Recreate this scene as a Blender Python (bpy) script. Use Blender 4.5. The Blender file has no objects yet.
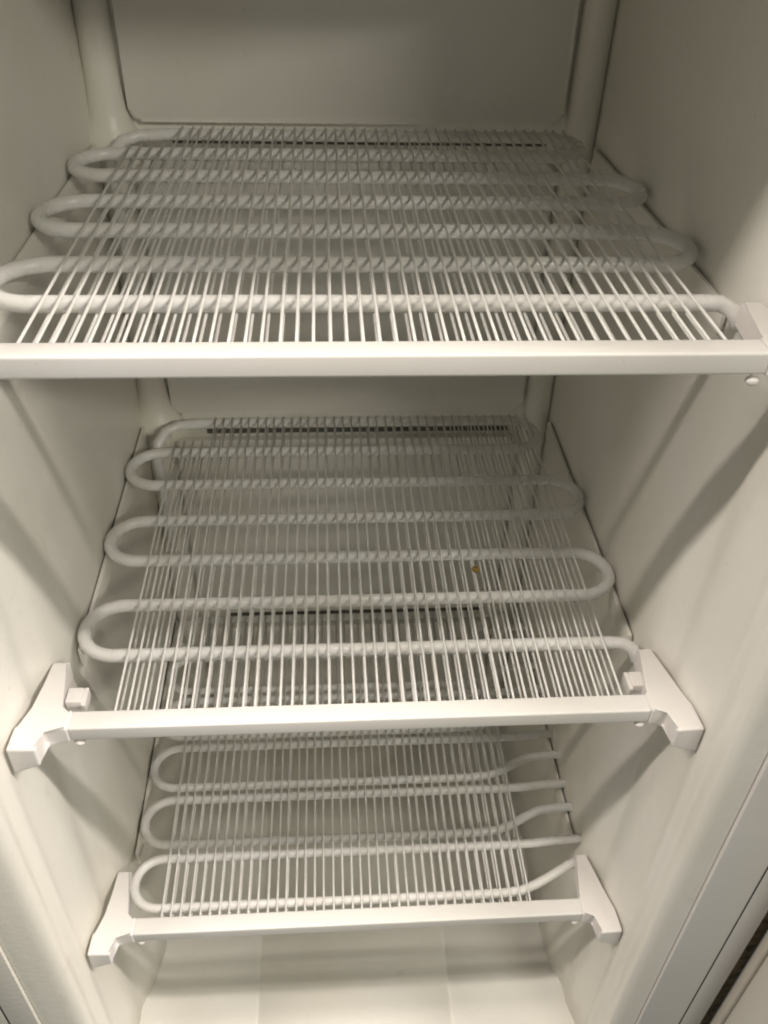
import bpy, bmesh, math, random
from mathutils import Vector, Matrix
random.seed(7)
C = bpy.context.scene.collection

# ------------------------------------------------------------------ camera
CAM = Vector((-0.0305, -0.51, 0.2759)); PITCH, YAW, ROLL, FPX = 0.6724, 0.0803, 0.0332, 873.44
fw = Vector((math.sin(YAW) * math.cos(PITCH), math.cos(YAW) * math.cos(PITCH), -math.sin(PITCH)))
rt = fw.cross(Vector((0, 0, 1))).normalized(); up = rt.cross(fw)
rt, up = rt * math.cos(ROLL) + up * math.sin(ROLL), up * math.cos(ROLL) - rt * math.sin(ROLL)
cd = bpy.data.cameras.new('camera'); cam = bpy.data.objects.new('camera', cd); C.objects.link(cam)
m = Matrix((rt, up, -fw)).transposed().to_4x4(); m.translation = CAM
cam.matrix_world = m
cd.sensor_fit = 'AUTO'; cd.sensor_width = 36.0; cd.lens = FPX / 1024 * 36.0
cd.clip_start = 0.01; cd.clip_end = 100
bpy.context.scene.camera = cam

# ------------------------------------------------------------------ room light
w = bpy.data.worlds.new('World'); bpy.context.scene.world = w; w.use_nodes = True
bg = w.node_tree.nodes['Background']; bg.inputs[0].default_value = (0.98, 1.0, 0.92, 1); bg.inputs[1].default_value = 0.105


def area(name, loc, target, sx, sy, power, col):
    l = bpy.data.lights.new(name, 'AREA'); l.shape = 'RECTANGLE'; l.size = sx; l.size_y = sy
    l.energy = power; l.color = col
    o = bpy.data.objects.new(name, l); C.objects.link(o); o.location = loc
    d = Vector(target) - Vector(loc)
    o.rotation_euler = d.to_track_quat('-Z', 'Y').to_euler()
    return o


area('ceiling_lamp', (0.50, -0.73, 2.15), (0.50, 0.0, -0.2), 5.2, 0.07, 30, (1.0, 0.918, 0.85))
area('ceiling_lamp', (0.50, -0.27, 2.15), (0.50, 0.0, -0.2), 5.2, 0.26, 42, (1.0, 0.918, 0.855))
area('side_fill', (1.75, -0.46, 1.35), (1.75, 0.0, -0.05), 1.4, 0.06, 92, (1.0, 0.918, 0.855))  # added fill with no fixture behind it, brightens the left wall
area('side_fill', (-1.60, -0.46, 1.35), (-1.60, 0.0, -0.05), 1.4, 0.06, 40, (1.0, 0.905, 0.825))  # weaker added fill from the left, brightens the right wall
area('far_ceiling_lamp', (2.1, -3.3, 2.10), (0, 0.3, 0.0), 1.2, 0.12, 56, (1.0, 0.96, 0.83))
vs = bpy.context.scene.view_settings
vs.view_transform = 'Standard'; vs.look = 'None'; vs.exposure = 0.06; vs.gamma = 1.0; vs.use_curve_mapping = False
bpy.context.scene.cycles.filter_width = 2.0

# ------------------------------------------------------------------ materials


def mat(name, col, rough=0.5, bump=0.0, bscale=300, var=0.04, vscale=6, metallic=0.0, spec=0.5, col2=None, dirt=0.0):
    M = bpy.data.materials.new(name); M.use_nodes = True; nt = M.node_tree; N = nt.nodes; L = nt.links
    b = N['Principled BSDF']; b.inputs['Metallic'].default_value = metallic
    b.inputs['Specular IOR Level'].default_value = spec
    tc = N.new('ShaderNodeTexCoord')
    n = N.new('ShaderNodeTexNoise'); n.inputs['Scale'].default_value = vscale; n.inputs['Detail'].default_value = 5
    L.new(tc.outputs['Object'], n.inputs['Vector'])
    mx = N.new('ShaderNodeMix'); mx.data_type = 'RGBA'
    c2 = col2 or tuple(c * (1 - var * k) for c, k in zip(col, (1.6, 2.0, 2.6)))
    mx.inputs[6].default_value = (*col, 1); mx.inputs[7].default_value = (*c2, 1)
    cr = N.new('ShaderNodeValToRGB'); cr.color_ramp.elements[0].position = 0.40; cr.color_ramp.elements[1].position = 0.72
    L.new(n.outputs['Fac'], cr.inputs[0]); L.new(cr.outputs[0], mx.inputs[0]); L.new(mx.outputs[2], b.inputs['Base Color'])
    if dirt:                                  # sparse scuffs, specks and faint yellowed smears
        last = mx
        for sc, lo, hi, c3, amt in ((38, 0.66, 0.80, (0.42, 0.36, 0.27), dirt), (210, 0.70, 0.76, (0.30, 0.25, 0.18), dirt * 1.3), (2.6, 0.48, 0.75, (0.74, 0.70, 0.58), dirt * 2.2)):
            nd = N.new('ShaderNodeTexNoise'); nd.inputs['Scale'].default_value = sc; nd.inputs['Detail'].default_value = 4
            mp = N.new('ShaderNodeMapping'); mp.inputs['Scale'].default_value = (1, 1, 0.55); mp.inputs['Location'].default_value = (sc, 3, 1)
            L.new(tc.outputs['Object'], mp.inputs['Vector']); L.new(mp.outputs[0], nd.inputs['Vector'])
            rr = N.new('ShaderNodeMapRange'); rr.inputs[1].default_value = lo; rr.inputs[2].default_value = hi; rr.inputs[4].default_value = amt
            L.new(nd.outputs['Fac'], rr.inputs[0])
            m2 = N.new('ShaderNodeMix'); m2.data_type = 'RGBA'; m2.inputs[7].default_value = (*c3, 1)
            L.new(rr.outputs[0], m2.inputs[0]); L.new(last.outputs[2], m2.inputs[6]); last = m2
        L.new(last.outputs[2], b.inputs['Base Color'])
    r = N.new('ShaderNodeMapRange'); r.inputs[3].default_value = rough - 0.07; r.inputs[4].default_value = rough + 0.10
    n2 = N.new('ShaderNodeTexNoise'); n2.inputs['Scale'].default_value = vscale * 3.1; n2.inputs['Detail'].default_value = 6
    L.new(tc.outputs['Object'], n2.inputs['Vector']); L.new(n2.outputs['Fac'], r.inputs[0]); L.new(r.outputs[0], b.inputs['Roughness'])
    if bump:
        n3 = N.new('ShaderNodeTexNoise'); n3.inputs['Scale'].default_value = bscale; n3.inputs['Detail'].default_value = 2
        L.new(tc.outputs['Object'], n3.inputs['Vector'])
        bp = N.new('ShaderNodeBump'); bp.inputs['Strength'].default_value = bump; bp.inputs['Distance'].default_value = 0.002
        L.new(n3.outputs['Fac'], bp.inputs['Height']); L.new(bp.outputs[0], b.inputs['Normal'])
    return M


LINER = mat('liner_plastic', (0.83, 0.81, 0.745), 0.36, 0.14, 140, 0.03, 7, dirt=0.22)
PANEL = mat('back_panel_plastic', (0.81, 0.795, 0.745), 0.44, 0.08, 120, 0.03, 5, dirt=0.18)
ENAMEL = mat('white_enamel', (0.81, 0.80, 0.775), 0.27, 0.10, 180, 0.05, 24, dirt=0.20)
WIREM = mat('white_wire_enamel', (0.80, 0.79, 0.76), 0.36, 0.0, 300, 0.05, 25)
RAILM = mat('rail_enamel', (0.80, 0.78, 0.75), 0.36, 0.05, 160, 0.02, 9, dirt=0.16)
BRACK = mat('bracket_plastic', (0.82, 0.79, 0.76), 0.40, 0.04, 200, 0.02, 20, dirt=0.18)
FRAMEM = mat('grey_painted_steel', (0.74, 0.72, 0.69), 0.45, 0.05, 200, 0.03, 8)
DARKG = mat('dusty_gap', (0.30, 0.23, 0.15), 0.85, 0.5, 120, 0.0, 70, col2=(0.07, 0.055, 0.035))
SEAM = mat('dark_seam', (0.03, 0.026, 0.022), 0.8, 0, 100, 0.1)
SLOT_SHADE = mat('painted_slot_shade', (0.12, 0.12, 0.11), 0.8, 0, 100, 0.1)  # dark colour painted as shade for the side gaps and rear slots
DOORM = mat('door_plastic', (0.66, 0.63, 0.56), 0.45, 0.05, 120, 0.03, 6)
GASKET = mat('gasket_vinyl', (0.62, 0.58, 0.50), 0.55, 0.05, 200, 0.04, 20)
RUST = mat('rust', (0.30, 0.20, 0.03), 0.8, 0.3, 300, 0.2, 120)

# ------------------------------------------------------------------ helpers


def link(name, bm, material, parent=None, smooth=True, angle=None):
    me = bpy.data.meshes.new(name); bmesh.ops.recalc_face_normals(bm, faces=bm.faces[:]); bm.to_mesh(me); bm.free()
    me.materials.append(material)
    if smooth:
        for p in me.polygons: p.use_smooth = True
    if angle: me.set_sharp_from_angle(angle=math.radians(angle))
    o = bpy.data.objects.new(name, me); C.objects.link(o)
    if parent: o.parent = parent
    return o


def empty(name, loc, label, cat, group=None):
    o = bpy.data.objects.new(name, None); C.objects.link(o); o.location = loc; o.empty_display_size = 0.05
    o['label'] = label; o['category'] = cat
    if group: o['group'] = group
    return o


def box(bm, x0, x1, y0, y1, z0, z1, bev=0.0, seg=2):
    r = bmesh.ops.create_cube(bm, size=1.0)
    for v in r['verts']:
        v.co = Vector((x0 + (v.co.x + .5) * (x1 - x0), y0 + (v.co.y + .5) * (y1 - y0), z0 + (v.co.z + .5) * (z1 - z0)))
    if bev:
        es = list({e for v in r['verts'] for e in v.link_edges})
        bmesh.ops.bevel(bm, geom=es, offset=bev, segments=seg, profile=0.6, affect='EDGES')
    return bm


def prism(bm, pts, z0, z1, bev=0.0, seg=2):
    """vertical prism over a plan outline; z0 may be a list (one lower height per corner)"""
    if not isinstance(z0, (list, tuple)): z0 = [z0] * len(pts)
    lo = [bm.verts.new((x, y, z)) for (x, y), z in zip(pts, z0)]; hi = [bm.verts.new((x, y, z1)) for x, y in pts]
    n = len(pts); fs = [bm.faces.new(hi), bm.faces.new(lo[::-1])]
    for i in range(n): fs.append(bm.faces.new((lo[i], lo[(i + 1) % n], hi[(i + 1) % n], hi[i])))
    if bev:
        bmesh.ops.bevel(bm, geom=list({e for f in fs for e in f.edges}), offset=bev, segments=seg, profile=0.6, affect='EDGES', clamp_overlap=True)
    return bm


def tube(bm, path, r, seg=10):
    P = [Vector(p) for p in path]; n = len(P)
    T = [(P[min(i + 1, n - 1)] - P[max(i - 1, 0)]).normalized() for i in range(n)]
    a = T[0].orthogonal().normalized(); rings = []
    for i in range(n):
        a = (a - T[i] * a.dot(T[i])).normalized(); b = T[i].cross(a)
        rings.append([bm.verts.new(P[i] + r * (math.cos(t) * a + math.sin(t) * b)) for t in (2 * math.pi * k / seg for k in range(seg))])
    for i in range(n - 1):
        for k in range(seg):
            bm.faces.new((rings[i][k], rings[i][(k + 1) % seg], rings[i + 1][(k + 1) % seg], rings[i + 1][k]))
    bm.faces.new(rings[0][::-1]); bm.faces.new(rings[-1])
    return bm


def spline(pts, n=8):
    """Catmull-Rom through plan points"""
    out = []; P = [Vector((*p, 0)) if len(p) == 2 else Vector(p) for p in pts]
    for i in range(len(P) - 1):
        p0, p1, p2, p3 = P[max(i - 1, 0)], P[i], P[i + 1], P[min(i + 2, len(P) - 1)]
        for k in range(n):
            t = k / n
            out.append(0.5 * ((2 * p1) + (p2 - p0) * t + (2 * p0 - 5 * p1 + 4 * p2 - p3) * t * t + (3 * p1 - p0 - 3 * p2 + p3) * t ** 3))
    out.append(P[-1]); return out


def extrude_z(bm, plan, zs):
    rows = [[bm.verts.new((p.x, p.y, z)) for p in plan] for z in zs]
    for a, b in zip(rows, rows[1:]):
        for i in range(len(plan) - 1): bm.faces.new((a[i], a[i + 1], b[i + 1], b[i]))
    return bm


# ------------------------------------------------------------------ freezer cabinet
ZS = [0.0, -0.3764, -0.7633]          # shelf heights
ZF, ZC = -1.10, 0.373                 # floor and ceiling of the food compartment
YB = 0.566                            # back wall
cab = empty('freezer_cabinet', (0, 0, ZF), 'off-white plastic lined interior of an open upright freezer around the three shelves', 'freezer')


def local(o):                          # children are modelled in world space; parent sits at the cabinet base
    o.matrix_parent_inverse = cab.matrix_basis.inverted(); return o


OUT = [(0.291, 0.60), (0.291, 0.45), (0.291, 0.30), (0.291, 0.16), (0.2915, 0.115), (0.2950, 0.084), (0.3005, 0.068), (0.3064, 0.052), (0.3062, 0.034), (0.3082, 0.020),
       (0.3125, 0.004), (0.3150, -0.014), (0.3146, -0.027), (0.3200, -0.038), (0.3204, -0.048), (0.3225, -0.056), (0.3290, -0.0605), (0.3410, -0.062), (0.3520, -0.0625)]


def side_wall(s):
    pts = []
    for x, y in OUT:
        dx = 0.0075 * min(1, max(0, (0.15 - y) / 0.08)) if s < 0 else 0
        if s < 0 and y < -0.05: dx += 0.016 * (x - 0.3165) / 0.0355
        pts.append((s * (x + dx), y))
    pl = spline(pts, 6)
    bm = bmesh.new(); zs = [ZF - 0.05 + (ZC + 0.10 - ZF) * i / 12 for i in range(13)]
    extrude_z(bm, pl, zs)
    o = local(link('side_wall', bm, LINER, cab)); md = o.modifiers.new('thick', 'SOLIDIFY'); md.thickness = 0.004; md.offset = 1 if s > 0 else 1
    return o


side_wall(1); side_wall(-1)
# back wall, ceiling and floor pan
local(link('back_wall', box(bmesh.new(), -0.31, 0.31, YB, YB + 0.02, ZF - 0.05, ZC + 0.03), LINER, cab, False))
bm = bmesh.new()
prof = spline([(0.0, YB + 0.01, ZC), (0.0, 0.3, ZC), (0.0, 0.03, ZC), (0.0, 0.002, ZC + 0.003), (0.0, -0.018, ZC + 0.016), (0.0, -0.036, ZC + 0.045), (0.0, -0.050, ZC + 0.10)], 6)
a = [bm.verts.new((-0.34, p.y, p.z)) for p in prof]; b = [bm.verts.new((0.34, p.y, p.z)) for p in prof]
for i in range(len(prof) - 1): bm.faces.new((a[i], a[i + 1], b[i + 1], b[i]))
o = local(link('ceiling', bm, LINER, cab)); md = o.modifiers.new('thick', 'SOLIDIFY'); md.thickness = 0.006
# floor with two long depth-wise creases and coved edges
bm = bmesh.new()
xs = [-0.36, -0.315, -0.300, -0.291, -0.285, -0.277, -0.262, -0.24, -0.1525, -0.1490, -0.1455, -0.142, 0, 0.132, 0.1355, 0.1390, 0.1425, 0.24, 0.262, 0.277, 0.285, 0.291, 0.300, 0.33, 0.36]
def fz(x, y):
    z = ZF
    e = abs(x) - 0.255
    if e > 0: z += 0.012 * min(1, e / 0.045) ** 2
    if min(abs(x + 0.147), abs(x - 0.137)) < 0.003: z -= 0.004
    e = y - 0.52
    if e > 0: z += 0.02 * min(1, e / 0.045) ** 2
    return z
ys = [-0.07, -0.04, 0, 0.05, 0.1, 0.2, 0.3, 0.4, 0.5, 0.52, 0.53, 0.54, 0.55, 0.56, 0.575]
g = [[bm.verts.new((x, y, fz(x, y))) for x in xs] for y in ys]
for j in range(len(ys) - 1):
    for i in range(len(xs) - 1): bm.faces.new((g[j][i], g[j][i + 1], g[j + 1][i + 1], g[j + 1][i]))
local(link('floor_pan', bm, LINER, cab))
# raised back panels with rounded corners, one above each shelf and one above the floor
for zb, zt in ((-0.002, ZC - 0.03), (ZS[1] - 0.016, -0.045), (ZS[2] - 0.016, ZS[1] - 0.06), (ZF + 0.03, ZS[2] - 0.06)):
    x1, r = 0.2485, 0.014; pts = []
    for cx, cz, a0 in ((x1 - r, zt - r, 0), (-x1 + r, zt - r, 90), (-x1 + r, zb + r, 180), (x1 - r, zb + r, 270)):
        for k in range(6):
            t = math.radians(a0 + 18 * k); pts.append((cx + r * math.cos(t), cz + r * math.sin(t)))
    bm = bmesh.new()
    f0 = [bm.verts.new((x, YB - 0.012, z)) for x, z in pts]; f1 = [bm.verts.new((x * 1.01, YB + 0.001, z)) for x, z in pts]
    ff = bm.faces.new(f0); n = len(pts)
    for i in range(n): bm.faces.new((f0[i], f0[(i + 1) % n], f1[(i + 1) % n], f1[i]))
    bmesh.ops.bevel(bm, geom=list(ff.edges), offset=0.005, segments=3, profile=0.5, affect='EDGES')
    local(link('back_panel', bm, PANEL, cab, True, 40))


# corner posts (round vertical columns of the liner); the left one flares into a foot at each shelf
def post(s):
    bm = bmesh.new(); seg = 28; rows = []
    z = ZF + 0.005
    while z < ZC - 0.001:
        fl = 0.0
        if s < 0:
            for zz in ZS[:2]:
                d = z - (zz - 0.020)
                if d >= -0.012: fl = max(fl, 0.016 * math.exp(-max(0, d) / 0.020) * (1 if d < 0.2 else 0))
                if -0.03 < d < -0.012: fl = max(fl, 0.016 * (d + 0.03) / 0.018)
        r = 0.0185 + fl
        cx, cy = s * (0.2735 - fl * 0.15), YB - 0.004
        rows.append([bm.verts.new((cx + r * math.cos(t), cy + r * math.sin(t), z)) for t in (2 * math.pi * k / seg for k in range(seg))])
        z += 0.008
    for a, b in zip(rows, rows[1:]):
        for k in range(seg): bm.faces.new((a[k], a[(k + 1) % seg], b[(k + 1) % seg], b[k]))
    local(link('corner_post', bm, LINER, cab))


post(1); post(-1)
# moulded lips carrying the sides of each shelf, with dark strips painting the shade of the gap behind
for z in ZS:
    for s in (-1, 1):
        bm = bmesh.new()
        box(bm, min(s * 0.2845, s * 0.2890), max(s * 0.2845, s * 0.2890), 0.115, 0.535, z - 0.046, z - 0.0205, 0.0018, 2)
        local(link('shelf_lip', bm, LINER, cab, True, 50))
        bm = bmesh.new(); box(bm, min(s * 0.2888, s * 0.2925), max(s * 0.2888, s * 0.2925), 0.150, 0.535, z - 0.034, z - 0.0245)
        local(link('side_gap_shade', bm, SLOT_SHADE, cab, False))
# narrow dark strips painting shaded slots on the back wall, below the rear edge of each shelf
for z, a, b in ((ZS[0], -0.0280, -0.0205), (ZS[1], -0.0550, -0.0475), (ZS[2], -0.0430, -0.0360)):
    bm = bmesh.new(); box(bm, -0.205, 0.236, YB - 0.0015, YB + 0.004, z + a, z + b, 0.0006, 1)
    local(link('back_slot_shade', bm, SLOT_SHADE, cab, False))
# painted steel front frame outside the liner and its thin seam
for s in (-1, 1):
    x0 = 0.3525 if s > 0 else 0.3765
    bm = bmesh.new(); box(bm, min(s * x0, s * 0.4075), max(s * x0, s * 0.4075), -0.0665, -0.0350, ZF - 0.1, ZC + 0.12, 0.001, 2)
    local(link('front_frame', bm, FRAMEM if s > 0 else LINER, cab, True, 50))
    bm = bmesh.new(); box(bm, min(s * 0.4091, s * 0.4370), max(s * 0.4091, s * 0.4370), -0.0660, -0.0350, ZF - 0.1, ZC + 0.12, 0.001, 2)
    local(link('outer_trim', bm, FRAMEM if s > 0 else LINER, cab, True, 50))
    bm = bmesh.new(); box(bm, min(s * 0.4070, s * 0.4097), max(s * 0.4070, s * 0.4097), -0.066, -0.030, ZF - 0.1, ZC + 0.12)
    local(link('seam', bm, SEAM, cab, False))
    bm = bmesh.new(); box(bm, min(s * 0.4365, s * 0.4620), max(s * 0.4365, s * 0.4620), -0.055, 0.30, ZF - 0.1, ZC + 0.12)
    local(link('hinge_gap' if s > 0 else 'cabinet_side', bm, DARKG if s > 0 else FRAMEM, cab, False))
bm = bmesh.new(); box(bm, -0.44, 0.44, -0.0690, -0.030, ZC + 0.095, ZC + 0.17, 0.003, 3)
local(link('header_frame', bm, FRAMEM, cab, True, 50))

# open door on the right, seen only as a sliver in the lower corner
door = empty('freezer_door', (0.47, -0.10, ZF), 'pale beige edge of the open freezer door beyond the dark gap, lower right corner', 'freezer door')
def dpart(name, bm, mt):
    o = link(name, bm, mt, door, True, 50); o.matrix_parent_inverse = door.matrix_basis.inverted(); return o
pd = dpart('door_panel', box(bmesh.new(), 0.4520, 1.10, -0.135, -0.0790, ZF - 0.08, ZC + 0.10, 0.006, 3), DOORM)
pg = dpart('gasket', box(bmesh.new(), 0.4495, 0.4720, -0.0785, -0.0660, ZF - 0.06, ZC + 0.08, 0.004, 3), GASKET)
# ------------------------------------------------------------------ shelves
R_W = 0.00120


def arc(cx, cy, r, a0, a1, n=12):
    return [(cx + r * math.cos(math.radians(a0 + (a1 - a0) * k / n)), cy + r * math.sin(math.radians(a0 + (a1 - a0) * k / n))) for k in range(n + 1)]


def coil_even(last, R_T, Z_T):
    t = [0.0955 + (last - 0.0955) / 6 * k for k in range(7)]; p = []
    r = (t[1] - t[0]) / 2
    p += [(0.2835, 0.080, -0.012), (0.280, 0.0895, -0.004), (0.270, 0.0945, 0), (0.255, 0.0955, 0)]
    for k in range(7):
        if k % 2 == 0:                       # run to the left
            if k < 6:
                p += [(x, t[k], 0) for x in (0.1, -0.1)]
                cx = -0.2890 + R_T + r
                p += [(x, y, 0) for x, y in arc(cx, t[k] + r, r, 270, 90, 16)]
            else:
                p += [(x, t[k], 0) for x in (0.1, -0.1, -0.205)]
                p += [(-0.235, t[k] - 0.003, -0.001), (-0.252, t[k] - 0.014, -0.004), (-0.2600, t[k] - 0.030, -0.012),
                      (-0.2625, t[k] - 0.038, -0.030), (-0.2625, t[k] - 0.036, -0.070), (-0.2625, t[k] - 0.030, -0.140), (-0.262, t[k] - 0.028, -0.2)]
        else:
            p += [(x, t[k], 0) for x in (-0.1, 0.1)]
            cx = (0.2890 if k < 5 else 0.262) - R_T - r
            p += [(x, y, 0) for x, y in arc(cx, t[k] + r, r, -90, 90, 16)]
    return [(x, y, Z_T + z) for x, y, z in p]


def coil_pairs(R_T, Z_T):
    y0, a, P, n = 0.0345, 0.0650, 0.0845, 6; p = []
    p += [(0.281, 0.075, -0.002), (0.268, 0.068, 0), (0.245, 0.0555, 0), (0.222, 0.0445, 0), (0.203, 0.0375, 0), (0.180, y0 + 0.0005, 0), (0.150, y0, 0)]
    for k in range(n):
        A = y0 + P * k; B = A + a; r = a / 2
        p += [(x, A, 0) for x in (0.1, -0.1)]
        p += [(x, y, 0) for x, y in arc(-0.2850 + R_T + r, A + r, r, 270, 90, 16)]
        p += [(x, B, 0) for x in (-0.1, 0.1, 0.16, 0.20)]
        if k < n - 1:
            A2 = y0 + P * (k + 1); yb = B + 0.004; yt = A2 + 0.033; rr = (yt - yb) / 2; cx = 0.2830
            p += [(0.235, B + 0.001, 0), (0.25, B + 0.003, 0)]
            p += [(x, y, 0) for x, y in arc(cx, yb + rr, rr, -80, 80, 12)]
            p += [(0.245, yt - 0.004, 0), (0.225, yt - 0.013, 0), (0.205, yt - 0.0235, 0), (0.185, A2 + 0.003, 0), (0.16, A2 + 0.0003, 0)]
        else:
            p += [(0.24, B, 0), (0.262, B + 0.004, -0.006), (0.268, B + 0.006, -0.03), (0.268, B + 0.006, -0.1)]
    return [(x, y, Z_T + z) for x, y, z in p]


RAIL_D, RAIL_H = 0.0205, 0.0168


def wire_mesh(y0, y1):
    bm = bmesh.new()
    tube(bm, [(0, y0, 0), (0, y0 + (y1 - y0) * .33, 0), (0, y0 + (y1 - y0) * .66, 0), (0, y1, 0)], R_W, 8)
    me = bpy.data.meshes.new('wire'); bm.to_mesh(me); bm.free(); me.materials.append(WIREM)
    for p in me.polygons: p.use_smooth = True
    return me


UPPER = wire_mesh(0.0195, 0.5330); LOWER = wire_mesh(0.0195, 0.5320); UPPER_B = wire_mesh(0.0195, 0.5225); LOWER_B = wire_mesh(0.0195, 0.5220); SHORT = wire_mesh(0.0195, 0.4650)


def bracket(s, root, tab=True):
    dx = 0.0065 if s < 0 else 0.0
    pts = [(0.2770 + dx, 0.077), (0.2925 + dx, 0.077), (0.3000 + dx, 0.040), (0.3105 + dx, 0.006), (0.3128 + dx, -0.0235), (0.2860 + dx * .9, -0.0245),
           (0.2850 + dx * .7, -0.0015), (0.2700, -0.0010), (0.2690, 0.0210), (0.2735 + dx, 0.0225)]
    if s < 0:
        pts = [(0.2840, 0.080), (0.3015, 0.080), (0.3030, 0.050), (0.3040, 0.024), (0.3175, 0.003), (0.3188, -0.0215), (0.2925, -0.0225),
               (0.2920, 0.0000), (0.2700, -0.0010), (0.2690, 0.0210), (0.2825, 0.0225)]
    lo = [-0.018, -0.018, -0.019, -0.030, -0.0345, -0.0225, -0.0195, -0.0185, -0.0185, -0.0185]
    if s < 0: lo = [-0.018, -0.018, -0.018, -0.020, -0.030, -0.0345, -0.0225, -0.0195, -0.0185, -0.0185, -0.0185]
    bm = bmesh.new(); prism(bm, [(s * x, y) for x, y in pts], lo, 0.0012, 0.0030, 4)
    o = link('end_bracket', bm, BRACK, root, True, 45)
    bm = bmesh.new()                                   # small locating tab on the inside of the bracket
    e = 0.003 if s < 0 else 0.0
    if tab:
        box(bm, min(s * (0.2635 + e), s * (0.2785 + e)), max(s * (0.2635 + e), s * (0.2785 + e)), 0.036, 0.054, -0.0175, -0.0065, 0.0015, 2)
        box(bm, min(s * (0.2600 + e), s * (0.2640 + e)), max(s * (0.2600 + e), s * (0.2640 + e)), 0.034, 0.056, -0.0220, -0.0090, 0.001, 2)
        link('locating_tab', bm, BRACK, o, True, 45)
    bm = bmesh.new()                                   # round knob below the rail end
    x = s * 0.2640
    tube(bm, [(x, 0.008, -0.014), (x, 0.006, -0.0200), (x, 0.0045, -0.0225)], 0.0022, 8)
    ret = bmesh.ops.create_icosphere(bm, subdivisions=2, radius=1)
    for v in ret['verts']: v.co = Vector((x - s * 0.0005 + v.co.x * 0.0052, 0.0035 + v.co.y * 0.0042, -0.0232 + v.co.z * 0.0036))
    link('knob', bm, BRACK, o)
    return o


LAB = ['topmost wire freezer shelf in dim light, wide pale front rail reaching both picture edges',
       'middle wire freezer shelf with loose white coil loops and both end brackets fully in view',
       'lowest wire freezer shelf with paired coil loops, just above the bright freezer floor']
for i, z in enumerate(ZS):
    root = empty('freezer_shelf', (0, 0, z), LAB[i], 'freezer shelf', 'evaporator shelves of the freezer')
    bm = bmesh.new(); box(bm, -0.2705, 0.2700, 0.0, RAIL_D, -RAIL_H, 0.0, 0.0022, 3)
    link('front_rail', bm, RAILM, root, True, 45)
    for s in (-1, 1): bracket(s, root, i == 1)
    R_T = (0.0065, 0.0068, 0.0057)[i]; Z_T = -(2 * R_W + R_T - 0.0004)
    path = coil_pairs(R_T, Z_T) if i == 2 else coil_even((0.530, 0.520)[i], R_T, Z_T)
    bm = bmesh.new(); tube(bm, path, R_T, 14)
    link('coil', bm, ENAMEL, root)
    n, xa, xb = ((43, -0.2325, 0.2455), (42, -0.2305, 0.2465), (40, -0.2400, 0.2085))[i]
    for lay, (me, zz) in enumerate(((UPPER_B if i else UPPER, Z_T + R_T + R_W - 0.0006), (LOWER_B if i else LOWER, Z_T - R_T - R_W + 0.0006))):
        for k in range(n):
            o = bpy.data.objects.new('wire', SHORT if (k < 4 and i < 2) else me); C.objects.link(o); o.parent = root
            x = xa + (xb - xa) * k / (n - 1)
            o.location = (x + random.uniform(-0.0007, 0.0007), random.uniform(-0.0006, 0.0006), zz + random.uniform(-0.0002, 0.0002))
            o.rotation_euler = (0, 0, random.uniform(-0.0018, 0.0018))
    if i == 1:
        bm = bmesh.new(); bmesh.ops.create_icosphere(bm, subdivisions=2, radius=1)
        for v in bm.verts: v.co = Vector((0.131 + v.co.x * 0.0042, 0.2010 + v.co.y * 0.0055, 0.0005 + v.co.z * 0.002)) + Vector((random.uniform(-1, 1), random.uniform(-1, 1), random.uniform(-.5, .5))) * 0.0006
        o = link('rust_spot', bm, RUST, root); o['label'] = 'small yellow-brown rust spot on the wires'
